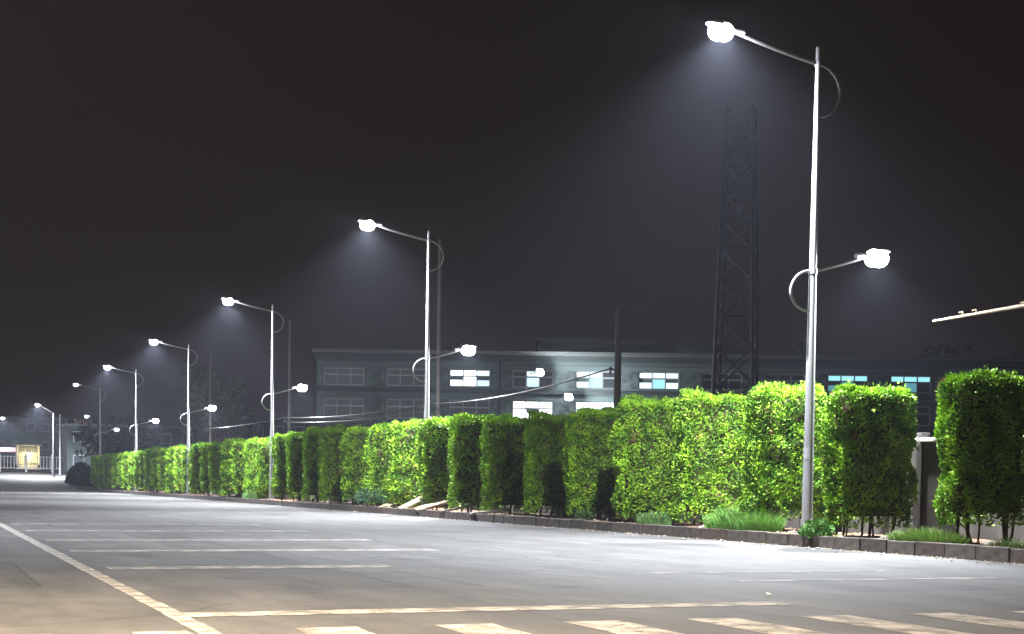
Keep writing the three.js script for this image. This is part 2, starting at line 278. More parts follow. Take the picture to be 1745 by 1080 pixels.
streetLamp('two-armed street lamp, third from the nearest, beside a thin bare pole', LX, LZ(2), ROAD_LAMP, PATH_LAMP);
streetLamp('two-armed street lamp, fourth from the nearest, with a bright white head', LX, LZ(3), ROAD_LAMP, PATH_LAMP);
streetLamp('two-armed street lamp, fifth from the nearest along the hedge', LX, LZ(4), ROAD_LAMP, PATH_LAMP);
streetLamp('two-armed street lamp with dim heads near the far hedge end', LX, LZ(5), 120, 60);

// lamps beyond the end of the hedge: shorter, single-armed
function farLamp(label, x, z, height, up, low, arm = -2.3, group = 'lamps beyond the hedge') {
  const y = ramp(z), t = thing('far_street_lamp', label, 'street lamp', [x, y, z], 0, group);
  mesh('pole', new THREE.CylinderGeometry(0.09, 0.2, height, 14).translate(0, height / 2, 0), M.steel, t);
  if (up) { mesh('arm', tube([[0, height - 0.2, 0], [arm * 0.5, height + 0.5, 0], [arm, height + 1.1, 0]], 0.08, 10, 8), M.steel, t); lampHead(t, [arm * 1.08, height + 1.12, 0], arm > 0 ? Math.PI : 0, -0.16, M.lens, up, LED, 75); }
  if (low) { mesh('path_arm', tube([[0, height - 4.2, 0], [0.8, height - 3.9, 0], [1.6, height - 3.6, 0]], 0.07, 8, 8), M.steel, t); lampHead(t, [1.8, height - 3.55, 0], Math.PI, -0.16, M.lensDim, low, LED); }
  return t;
}
farLamp('street lamp with a bright head at the far left end of the hedge', 21.7, -249.8, 10.4, 5000, 0);
farLamp('bare grey pole right behind the far left street lamp', 23.7, -261, 10.2, 0, 0);
farLamp('far lamp pole with one short low arm, left of the brown tower', 26.8, -283.4, 9.6, 0, 60);
farLamp('distant lamp shining at the left edge above the yellow kiosk', 13.6, -301.7, 9.3, 3500, 0, 3.0);

// the facing row on the other side of the street, left of the view: its light reaches the far carriageway
[-46, -98, -150, -202].forEach((z, i) => {
  const t = thing('facing_street_lamp', ['first lamp of the facing row, across the street from the hedge', 'second lamp of the facing row across the street', 'third lamp of the facing row across the street', 'fourth lamp of the facing row, by the far junction'][i], 'street lamp', [-13, ramp(z), z], Math.PI, 'street lamps facing the hedge');
  mesh('pole', poleGeo, M.steel, t); mesh('road_arm', upArm, M.steel, t); mesh('scroll', upScroll, M.steel, t);
  lampHead(t, [-2.78, 12.54, 0], 0, -0.16, M.lens, 3300, LED, 72);
});

// a warm lamp on the near side of the street, left of the view: it tints the crossing
{
  const t = thing('sodium_street_lamp', 'warm street lamp on the near side of the crossing', 'street lamp', [-5.5, 0, -11]);
  mesh('pole', new THREE.CylinderGeometry(0.06, 0.12, 9.2, 16).translate(0, 4.6, 0), M.steel, t);
  mesh('arm', tube([[0, 9.1, 0], [1.6, 9.4, 0], [3.6, 9.5, 0]], 0.045, 10, 8), M.steel, t);
  lampHead(t, [4.0, 9.5, 0], Math.PI, -0.1, M.lensWarm, WARM_LAMP, SODIUM, 73, 0.02);
}

// ------------------------------------------------------------------ hedge shrubs
function leaves(count, seed, place, length, width, palette) {
  const f = rng(seed), p = new Float32Array(count * 18), c = new Float32Array(count * 18);
  const n = new THREE.Vector3(), a = new THREE.Vector3(), b = new THREE.Vector3(), P = new THREE.Vector3(), v = new THREE.Vector3(), q = new THREE.Vector3();
  let o = 0;
  for (let i = 0; i < count; i++) {
    place(f, P, n);
    a.set(rr(-1, 1, f), rr(-0.25, 1.5, f), rr(-1, 1, f)).multiplyScalar(0.85).addScaledVector(n, 0.5).normalize();       // along the leaf
    b.set(rr(-1, 1, f), rr(-1, 1, f), rr(-1, 1, f)).cross(a).normalize();
    const L = length * rr(0.65, 1.3, f), Wd = width * rr(0.7, 1.25, f);
    v.crossVectors(a, b);
    const tip = P.clone().addScaledVector(a, L), l = P.clone().addScaledVector(a, L * 0.45).addScaledVector(b, Wd).addScaledVector(v, Wd * 0.35), r = P.clone().addScaledVector(a, L * 0.45).addScaledVector(b, -Wd).addScaledVector(v, Wd * 0.35);
    const k = palette(f, P);
    for (const w of [P, r, tip, P, tip, l]) { p[o] = w.x; p[o + 1] = w.y; p[o + 2] = w.z; c[o] = k[0]; c[o + 1] = k[1]; c[o + 2] = k[2]; o += 3; }
  }
  const g = new THREE.BufferGeometry(); g.setAttribute('position', new THREE.BufferAttribute(p, 3)); g.setAttribute('color', new THREE.BufferAttribute(c, 3)); g.computeVertexNormals(); return g;
}
const hedgeGreen = (f, P) => { // young yellow-green leaves among older dark ones, in patches
  const young = clamp(0.5 + 0.3 * (f() - 0.5) + 1.1 * N(P.x * 2.1 + 5, P.y * 2.1, P.z * 2.1), 0, 1), s = rr(0.82, 1.18, f);
  if (N(P.x * 1.9 - 31, P.y * 1.9 + 7, P.z * 1.9) > 0.52 && f() < 0.6) return [0.16 * s, 0.11 * s, 0.045 * s];   // a dead patch
  return f() < 0.015 ? [0.20, 0.15, 0.06] : [s * lerp(0.065, 0.235, young), s * lerp(0.16, 0.41, young), s * lerp(0.014, 0.02, young)];
};
// a clipped block: width across the verge (x), thickness along it (z), clear stems below
const BW = 2.08, BT = 1.0, BH = 4.05;
function blockPlacer(seed, W, T, y0, y1) {
  return (f, P, n) => {
    const aF = W * (y1 - y0), aS = T * (y1 - y0), aT = W * T, pick = f() * (2 * aF + 2 * aS + 1.4 * aT);
    const u = rr(-1, 1, f), v = f();
    let x, y, z;
    if (pick < 2 * aF) { const s = pick < aF ? 1 : -1; x = u * W / 2; y = lerp(y0, y1, v); z = s * T / 2; n.set(0, 0, s); }
    else if (pick < 2 * aF + 2 * aS) { const s = pick < 2 * aF + aS ? -1 : 1; z = u * T / 2; y = lerp(y0, y1, v); x = s * W / 2; n.set(s, 0, 0); }
    else { x = u * W / 2; z = rr(-1, 1, f) * T / 2; y = y1; n.set(0, 1, 0); }
    // rounded corners and shaggy bulges
    const rx = Math.max(0, Math.abs(x) - (W / 2 - 0.28)) / 0.28, rz = Math.max(0, Math.abs(z) - (T / 2 - 0.28)) / 0.28, rt = Math.max(0, (y - (y1 - 0.28)) / 0.28);
    const round = Math.max(0, Math.hypot(rx, rz, rt) - 1) * 0.26;
    x -= Math.sign(x) * round * rx; z -= Math.sign(z) * round * rz; y -= round * rt;
    const bulge = 0.2 * fbm(x * 1.3 + seed, y * 1.3, z * 1.3, 3) * 2 - 0.24 * f() * f() + 0.03;
    const low = clamp((y0 + 0.55 + 0.5 * N(x * 1.7 + seed, z * 1.7, 3) - y) / 0.6, 0, 1);                // thins out towards the stems
    if (low > 0 && f() < low * 0.8) { y = lerp(y0 + 0.5, y1 - 0.2, f()); }
    P.set(x + n.x * bulge, y + n.y * bulge + (n.y ? 0.06 * N(x * 2.2 + seed, z * 2.2) : 0), z + n.z * bulge);
    if (n.y && f() < 0.03) P.y += rr(0, 0.16, f);                                                       // shoots above the clipped top
  };
}
function makeBlock(seed, count, length, width, detail, drop = 0) {
  const f = rng(seed), W = BW * rr(0.94, 1.06, f), T = BT * rr(0.9, 1.15, f), H = BH + rr(-0.08, 0.08, f), y0 = rr(0.6, 0.8, f) - drop;
  const fol = leaves(count, seed * 7 + 1, blockPlacer(seed * 3.7, W, T, y0, H), length, width, hedgeGreen);
  const core = new RoundedBoxGeometry(W - 0.3, H - y0 - 0.42, T - 0.3, 3, 0.2); core.translate(0, (y0 + H) / 2 + 0.1, 0);  // solid lump added inside the foliage so that no light leaks through
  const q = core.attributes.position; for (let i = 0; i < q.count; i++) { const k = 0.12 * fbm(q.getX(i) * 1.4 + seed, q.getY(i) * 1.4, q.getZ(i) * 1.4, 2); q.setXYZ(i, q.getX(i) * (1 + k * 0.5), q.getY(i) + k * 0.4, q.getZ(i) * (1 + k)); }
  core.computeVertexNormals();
  const stems = [];
  for (let i = 0; i < detail; i++) {
    const x = rr(-W / 2 + 0.25, W / 2 - 0.25, f), z = rr(-T / 4, T / 4, f), r = rr(0.022, 0.05, f);
    const a = [x, 0.12, z], b = [x + rr(-0.12, 0.12, f), 0.7, z + rr(-0.1, 0.1, f)], c = [b[0] + rr(-0.25, 0.25, f), 1.35, b[2] + rr(-0.2, 0.2, f)];
    stems.push(tube([a, b, c], r, 5, 6)); for (let k = 0; k < 2; k++) stems.push(bar(b, [b[0] + rr(-0.4, 0.4, f), rr(1.0, 1.3, f), b[2] + rr(-0.3, 0.3, f)], r * 0.5, 5));
  }
  return { fol, core, stems };
}
const near = [1, 2, 3, 4].map((s) => makeBlock(s + 10, 21000, 0.095, 0.028, 7, 0.25)), full = [1, 2, 3].map((s) => makeBlock(s + 20, 21000, 0.095, 0.028, 5, 0.4));
const mid = [1, 2, 3].map((s) => makeBlock(s + 30, 9500, 0.14, 0.042, 5, 0.4));
const far = [1, 2, 3].map((s) => makeBlock(s + 50, 3400, 0.24, 0.075, 4, 0.4));
const hedgeZ = [-21.9, -26.3, -30.4, -34.15, -38.25, -42.3, -45.9, -49.7];
for (let z = -53.6; z > -189; z -= 4.05) hedgeZ.push(z + rr(-0.25, 0.25));
const PX = { 0: 'unlit hedge block at the right edge of the verge, nearest of all', 1: 'dark hedge block at the right edge with grass at its foot', 2: 'dark hedge block just right of the nearest lamp pole', 3: 'half-lit hedge block just left of the nearest lamp pole', 4: 'brightly lit yellow-green hedge block behind the fluffy grass clump', 5: 'green hedge block next to the brightest one, on its far side', 6: 'dim green hedge block below the dark utility pole', 7: 'very dark hedge block below the white floodlight' };
hedgeZ.forEach((z, i) => {
  const v = i < 4 ? near[i] : z > -52 ? full[i % 3] : z > -100 ? mid[i % 3] : far[i % 3];
  const lampNo = clamp(Math.round((-z - 31.98) / 29.92), 0, 5), off = -z - (31.98 + 29.92 * lampNo);
  const ord = ['nearest', 'second', 'third', 'fourth', 'fifth', 'dim sixth'][lampNo], nth = ['at the foot of', 'one step', 'two steps', 'three steps', 'four steps'][Math.min(4, Math.round(Math.abs(off) / 4.05))];
  const lbl = PX[i] ?? (Math.abs(off) < 2.03 ? `clipped hedge block at the foot of the ${ord} street lamp` : `clipped hedge block ${nth} ${off > 0 ? 'beyond' : 'before'} the ${ord} street lamp`);
  const t = thing('hedge_shrub', lbl, 'hedge shrub', [21.8 + rr(-0.06, 0.06), 0.14 + ramp(z), z], rr(-0.05, 0.05), 'clipped hedge blocks along the verge');
  if (i % 2 && z < -52) t.scale.x = -1;
  if (i > 9) { t.scale.x *= rr(0.93, 1.06); t.scale.z = rr(0.8, 1.35); }
  t.scale.y = (i > 9 ? rr(0.965, 1.02) : 1) * ([0.92, 0.925, 0.94, 0.965, 0.985, 0.965, 0.95, 0.94, 0.94, 0.955][i] ?? 0.99) * rr(0.985, 1.02);
  mesh('foliage', v.fol, M.leaf, t); mesh('filler_core', v.core, M.core, t);
  for (const s of v.stems.filter((_, k) => k % 3 === 0)) mesh('stem', s, M.bark, t);
  mesh('twigs', v.twigs ??= merge(v.stems.filter((_, k) => k % 3)), M.bark, t).userData.kind = 'stuff';
});
{ // the rounded dark shrub that ends the hedge
  const place = (f, P, n) => { const a = f() * 6.283, h = f(); n.set(Math.cos(a) * Math.sqrt(1 - h * h), h, Math.sin(a) * Math.sqrt(1 - h * h)); const k = 1 + 0.18 * fbm(n.x * 2, n.y * 2, n.z * 2) * 2; P.set(n.x * 1.6 * k, 0.3 + n.y * 2.6 * k, n.z * 9 * k); };
  const t = thing('rounded_shrub', 'low dark rounded shrub at the far left end of the hedge', 'shrub', [22.2, ramp(-214) - 0.1, -214]);
  mesh('foliage', leaves(4200, 91, place, 0.3, 0.09, (f, P) => { const s = rr(0.6, 1.1, f); return [0.03 * s, 0.07 * s, 0.03 * s]; }), M.leaf, t);
  const c = new THREE.SphereGeometry(1, 16, 10).scale(1.4, 2.4, 8.4).translate(0, 0.3, 0); mesh('filler_core', c, M.core, t);  // solid filler added inside the leaves, as in the hedge blocks
}

// ------------------------------------------------------------------ weeds, stones, litter on the verge
function grassTuft(label, x, z, halfX, halfZ, height, count, seed, tint, lean = 0.5) {
  const f = rng(seed), p = new Float32Array(count * 27), c = new Float32Array(count * 27); let o = 0;
  for (let i = 0; i < count; i++) {
    const a = f() * 6.283, q = Math.sqrt(f()), bx = Math.cos(a) * q * halfX, bz = Math.sin(a) * q * halfZ, h = height * rr(0.5, 1.1, f) * (1 - 0.45 * q * q);
    const lx = bx / halfX * lean * h * 0.7 + rr(-0.3, 0.3, f) * h, lz = bz / halfZ * lean * h * 0.7 + rr(-0.3, 0.3, f) * h, w = rr(0.006, 0.012, f), d = f() * 6.283, wx = Math.cos(d) * w, wz = Math.sin(d) * w;
    const s = rr(0.75, 1.25, f), k = f() < 0.08 ? [0.22 * s, 0.18 * s, 0.08 * s] : tint.map((v) => v * s);
    const A = [bx - wx, 0, bz - wz], B = [bx + wx, 0, bz + wz], C = [bx + lx * 0.35 - wx * 0.8, h * 0.6, bz + lz * 0.35 - wz * 0.8], D = [bx + lx * 0.35 + wx * 0.8, h * 0.6, bz + lz * 0.35 + wz * 0.8], E = [bx + lx, h * 0.95, bz + lz];
    for (const v of [A, B, D, A, D, C, C, D, E]) { p.set(v, o); c.set(k, o); o += 3; }
  }
  const g = new THREE.BufferGeometry(); g.setAttribute('position', new THREE.BufferAttribute(p, 3)); g.setAttribute('color', new THREE.BufferAttribute(c, 3)); g.computeVertexNormals();
  const m = tag(mesh('grass_tuft', g, M.grass), label, 'grass tuft', 'tufts and weeds along the kerb'); m.position.set(x, vergeY(x, z) - 0.02, z); return m;
}
grassTuft('large fluffy bright green grass clump beside the nearest lamp pole', 20.82, -34.7, 0.55, 1.75, 0.78, 5200, 201, [0.11, 0.25, 0.04]);
grassTuft('low light green grass patch on the kerb before the right edge block', 20.68, -26.7, 0.42, 1.25, 0.42, 2400, 202, [0.12, 0.22, 0.04], 0.8);
grassTuft('small dim grass tuft on the kerb left of the fluffy clump', 20.72, -39.6, 0.38, 0.95, 0.48, 1500, 203, [0.07, 0.15, 0.04]);
grassTuft('grass tuft at the hedge foot past the fourth lamp span', 20.75, -96.2, 0.4, 1.9, 0.62, 900, 204, [0.08, 0.19, 0.05]);
grassTuft('thin grass tuft at the foot of the right edge hedge block', 20.8, -24.2, 0.3, 0.5, 0.3, 500, 205, [0.09, 0.15, 0.05]);
function weed(label, x, z, rx, ry, rz, count, seed, tint, y = 0) {
  const place = (f, P, n) => { const a = f() * 6.283, h = rr(-0.2, 1, f), s = Math.sqrt(1 - h * h), k = 0.55 + 0.5 * f(); n.set(Math.cos(a) * s, h, Math.sin(a) * s); P.set(n.x * rx * k, ry * 0.3 + n.y * ry * 0.7 * k, n.z * rz * k); };
  const t = thing('weed', label, 'weed', [x, vergeY(Math.max(x, 20.5), z) + y, z], 0, 'tufts and weeds along the kerb');
  mesh('foliage', leaves(count, seed, place, 0.10, 0.03, (f) => { const s = rr(0.7, 1.3, f); return tint.map((v) => v * s); }), M.leaf, t);
  const f = rng(seed), st = []; for (let i = 0; i < 6; i++) st.push(bar([rr(-0.08, 0.08, f), -0.05, rr(-0.08, 0.08, f)], [rr(-0.7, 0.7, f) * rx, ry * 0.6, rr(-0.7, 0.7, f) * rz], 0.007, 5));
  mesh('stems', merge(st), M.bark, t);
}
weed('small leafy green weed hanging over the kerb right of the nearest lamp', 20.42, -30.55, 0.34, 0.5, 0.5, 900, 301, [0.075, 0.18, 0.035], -0.12);
weed('bluish green bush at the hedge foot beside the pale slabs', 20.9, -69.8, 0.6, 0.95, 1.7, 1500, 302, [0.045, 0.10, 0.055]);
weed('little weed at the kerb below the very dark hedge block', 20.7, -44.6, 0.25, 0.35, 0.4, 300, 303, [0.05, 0.09, 0.03]);

const slabGeo = [rbox(1.5, 0.1, 0.75, 0.02), rbox(1.35, 0.09, 0.6, 0.02)];
[['pale yellow concrete slab leaning at the hedge foot, leftmost of the slabs', 20.95, -66.2, 0.4, 0.34, 0], ['long pale concrete slab propped beside the leftmost one', 20.95, -63.4, 0.25, 0.42, 2], ['broad yellowish slab lying tilted in the middle of the slabs', 20.9, -60.6, -0.1, 0.3, 2], ['grey slab lying low across the kerb below the lit strip', 20.85, -57.2, 0.2, 0.2, 1], ['flat dark-edged slab, nearest of the leaning slabs', 20.85, -53.6, -0.2, 0.12, 1]].forEach(([label, x, z, turn, tilt, m], i) => {
  const s = tag(mesh('concrete_slab', slabGeo[i % 2], M.slab[m]), label, 'concrete slab', 'slabs left along the hedge foot');
  s.position.set(x, vergeY(x, z) + 0.05 + Math.sin(tilt) * 0.55, z); s.rotation.set(0.12 * (i % 3 - 1), turn, tilt);
});
{
  const f = rng(77), g = new THREE.IcosahedronGeometry(1, 0), n = 900, im = new THREE.InstancedMesh(g, M.pebble, n), d = new THREE.Object3D(), c = new THREE.Color();
  im.name = 'gravel'; im.userData = { kind: 'stuff', label: 'scattered pebbles and crumbs of soil along the kerb', category: 'gravel' }; im.castShadow = im.receiveShadow = true;
  for (let i = 0; i < n; i++) {
    const z = -18 - 72 * f() * f(), onRoad = f() < 0.35, x = onRoad ? KERB - 0.9 * f() * f() - 0.03 : rr(20.4, 22.6, f), s = rr(0.008, 0.035, f) * (onRoad ? 0.7 : 1.1);
    d.position.set(x, (onRoad ? 0 : vergeY(x, z)) + s * 0.4, z); d.rotation.set(f() * 6, f() * 6, f() * 6); d.scale.set(s * rr(0.8, 1.6, f), s * 0.8, s); d.updateMatrix(); im.setMatrixAt(i, d.matrix);
    const k = rr(0.35, 1.5, f); im.setColorAt(i, c.setRGB(k, k * 0.95, k * 0.88));
  }
  scene.add(im);
}
{
  const f = rng(78), n = 2600, im = new THREE.InstancedMesh(new THREE.CircleGeometry(1, 5), new THREE.MeshStandardMaterial({ color: 0xffffff, roughness: 0.9, side: THREE.DoubleSide }), n), d = new THREE.Object3D(), c = new THREE.Color();
  im.name = 'fallen_leaves'; im.userData = { kind: 'stuff', label: 'dry fallen leaves scattered along the verge and gutter', category: 'fallen leaves' }; im.castShadow = im.receiveShadow = true;
  for (let i = 0; i < n; i++) {
    const z = -18 - 90 * f() * f(), onRoad = f() < 0.25, x = onRoad ? KERB - 2.2 * f() * f() * f() - 0.03 : rr(20.4, 23.4, f), s = rr(0.018, 0.042, f);
    d.position.set(x, (onRoad ? 0.008 : vergeY(x, z) + 0.015) + 0.01 * f(), z); d.rotation.set(-Math.PI / 2 + rr(-0.4, 0.4, f), rr(-0.4, 0.4, f), f() * 6); d.scale.set(s, s * 0.55, 1); d.updateMatrix(); im.setMatrixAt(i, d.matrix);
    const k = rr(0.5, 1.2, f), y = f(); im.setColorAt(i, c.setRGB(k * lerp(0.16, 0.20, y), k * lerp(0.09, 0.17, y), k * 0.05));
  }
  scene.add(im);
}
[['pale stone beside the grass patch near the right edge', 20.75, -24.75, 0.14], ['whitish stone at the foot of the right edge hedge block', 20.95, -24.45, 0.10], ['small pale stone on the verge between lamp pole and weed', 20.7, -31.4, 0.07], ['pale broken stone under the dark block right of the lamp pole', 21.2, -28.9, 0.12]].forEach(([label, x, z, s], i) => {
  const g = new THREE.IcosahedronGeometry(1, 2), q = g.attributes.position; for (let k = 0; k < q.count; k++) { const w = 1 + 0.4 * N(q.getX(k) * 1.5 + i * 9, q.getY(k) * 1.5, q.getZ(k) * 1.5); q.setXYZ(k, q.getX(k) * w, q.getY(k) * w * 0.6, q.getZ(k) * w * 1.3); } g.computeVertexNormals(); g.scale(s, s, s);
  tag(mesh('stone', g, M.slab[1]), label, 'stone', 'loose stones on the verge').position.set(x, vergeY(x, z) + s * 0.35, z);
});
function crumpled(label, x, z, s, seed) {
  const g = new THREE.PlaneGeometry(s, s * 0.7, 6, 5).rotateX(-Math.PI / 2), q = g.attributes.position; for (let k = 0; k < q.count; k++) q.setY(k, 0.014 + Math.abs(N(q.getX(k) * 9 + seed, q.getZ(k) * 9)) * s * 0.5); g.computeVertexNormals();
  const m = tag(mesh('paper_scrap', g, M.litter), label, 'litter', 'scraps of litter on the road'); m.position.set(x, 0.002, z); m.rotation.y = seed;
}
crumpled('white paper scrap on the road at the end of the stop line', 10.43, -16.69, 0.1, 1.3);
crumpled('white scrap in the gutter below the nearest lamp pole', 19.45, -29.13, 0.16, 2.1);
crumpled('second white scrap in the gutter below the hanging weed', 19.95, -28.8, 0.13, 3.7);
crumpled('small scrap on the road beside the fluffy grass clump', 19.75, -33.9, 0.14, 5.2);

// ------------------------------------------------------------------ wall, utility line, pylon behind the hedge
{
  const w = thing('boundary_wall', 'grey concrete boundary wall behind the hedge', 'wall');
  const panel = rbox(0.12, 2.4, 2.86, 0.01), post = rbox(0.24, 2.7, 0.24, 0.015), cap = rbox(0.28, 0.09, 3.02, 0.015);
  for (let z = -12; z > -192; z -= 3.1) {
    mesh('panel', panel, M.concrete, w).position.set(23.5, 1.42 + rr(-0.01, 0.01), z - 1.55);
    mesh('post', post, M.concrete, w).position.set(23.5, 1.5, z); mesh('coping', cap, M.whitePaint, w).position.set(23.5, 2.67, z - 1.55);  // coping is white: lamplight on the wall top is put into its colour
  }
}
function utilityPole(label, x, z, h, r) {
  const t = thing('utility_pole', label, 'utility pole', [x, 0.15, z], 0, 'utility poles behind the hedge');
  mesh('pole', new THREE.CylinderGeometry(r * 0.65, r, h, 14).translate(0, h / 2, 0), M.utility, t);
  mesh('cable_bracket', merge([box(0.5, 0.06, 0.06, -0.1, 5.55, 0), box(0.06, 0.3, 0.06, -0.3, 5.5, 0)]), M.darkSteel, t);
  mesh('pole_cap', new THREE.ConeGeometry(r * 0.7, 0.12, 14).translate(0, h + 0.06, 0), M.utility, t);
}
utilityPole('short thick dark pole standing against the building beyond the hedge', 24.2, -49.4, 7.7, 0.17);
utilityPole('thin dark pole just right of the second street lamp', 24.2, -69.4, 13.2, 0.13);
utilityPole('thin pale-footed pole just right of the third street lamp', 24.2, -100.3, 12.3, 0.12);
utilityPole('thin faint pole right of the fourth street lamp', 24.2, -129, 12.6, 0.12);
utilityPole('dark pole hidden beyond the right edge of the view', 24.2, -19.5, 8.2, 0.15);
function cable(label, x, y0, z0, y1, z1, sag, r, knots) {
  const p = []; for (let i = 0; i <= 12; i++) { const t = i / 12; p.push([x, lerp(y0, y1, t) - sag * 4 * t * (1 - t), lerp(z0, z1, t)]); }
  const t = thing('overhead_cable', label, 'cable', [0, 0, 0], 0, 'overhead cables behind the hedge');
  mesh('cable', tube(p, r, 40, 8), M.cable, t);
  for (const k of knots) { const q = k * 12, i = Math.min(11, Math.floor(q)), a = p[i], b = p[i + 1], s = q - i; mesh('clamp', merge([box(0.05, 0.16, 0.06, a[0], lerp(a[1], b[1], s) + 0.06, lerp(a[2], b[2], s)), bar([a[0], lerp(a[1], b[1], s) + 0.1, lerp(a[2], b[2], s)], [a[0] - 0.05, lerp(a[1], b[1], s) + 0.2, lerp(a[2], b[2], s) + 0.12], 0.018)]), M.cable, t); }
}
{ // slanted boom that reaches in from the right
  const t = thing('boom_arm', 'pale slanted boom arm reaching in from the right edge', 'boom arm', [0, 0, 0]);
  mesh('arm', (() => { const B = new THREE.Vector3(24.3, 5.74, -31.35), C = new THREE.Vector3(24.3, 5.86, -21.6), L = B.distanceTo(C), g = new THREE.CylinderGeometry(0.075, 0.035, L, 12); g.applyQuaternion(new THREE.Quaternion().setFromUnitVectors(new THREE.Vector3(0, 1, 0), C.clone().sub(B).normalize())); return g.translate(24.3, 5.80, -26.475); })(), M.cream, t);
  mesh('mast', new THREE.CylinderGeometry(0.12, 0.16, 6.2, 14).translate(24.3, 3.1, -21.6), M.cream, t);
  for (const q of [-30.2, -29.7, -28.0]) mesh('fixture', merge([bar([24.3, 5.76, q], [24.3, 5.87, q], 0.03, 6), bar([24.3, 5.86, q], [24.25, 5.84, q - 0.1], 0.022, 6)]), M.cream, t);
}
cable('cable bundle lit above the very dark hedge block', 23.95, 5.75, -49.4, 5.35, -69.4, 0.28, 0.03, [0.4]);
cable('cable bundle lit above the hedge before the third lamp', 23.95, 5.35, -69.4, 5.8, -100.3, 0.22, 0.035, []);
cable('second thinner cable below the bundle before the third lamp', 23.8, 5.0, -69.4, 5.5, -100.3, 0.22, 0.03, []);
cable('cable bundle lit above the hedge before the fourth lamp', 23.95, 5.8, -100.3, 5.9, -129, 0.12, 0.04, []);

{ // lattice pylon
  const t = thing('lattice_pylon', 'dark lattice steel pylon rising in front of the building', 'pylon', [49.2, 0.1, -83.3], 0.9);
  const H = 25.5, half = (y) => lerp(1.4, 0.82, y / 25.5);
  const corner = (k, y) => [[-1, -1], [1, -1], [1, 1], [-1, 1]][k % 4].map((s) => s * half(y));
  const at = (k, y) => { const [a, b] = corner(k, y); return [a, y, b]; };
  for (let k = 0; k < 4; k++) mesh('leg', merge([bar(at(k, 0), at(k, 21.8), 0.13), bar(at(k, 21.8), at(k, H), 0.08)]), M.darkSteel, t);
  const levels = [0, 2.8, 5.4, 7.9, 10.2, 12.4, 14.5, 16.5, 18.3, 20, 21.8, 23.6, 25.5];
  for (let i = 0; i < levels.length - 1; i++) for (let k = 0; k < 4; k++) {
    mesh('brace', bar(at(k, levels[i]), at(k + 1, levels[i + 1]), 0.055), M.darkSteel, t); mesh('brace', bar(at(k + 1, levels[i]), at(k, levels[i + 1]), 0.055), M.darkSteel, t);
    if (i) mesh('strut', bar(at(k, levels[i]), at(k + 1, levels[i]), 0.06), M.darkSteel, t);
  }
  for (const [y, L] of [[18.4, 2.6], [21.9, 3.2]]) mesh('crossarm', merge([bar([-L, y, 0], [L, y, 0], 0.08), bar([-L, y, 0], [0, y + 0.9, 0], 0.05), bar([L, y, 0], [0, y + 0.9, 0], 0.05)]), M.darkSteel, t);
}

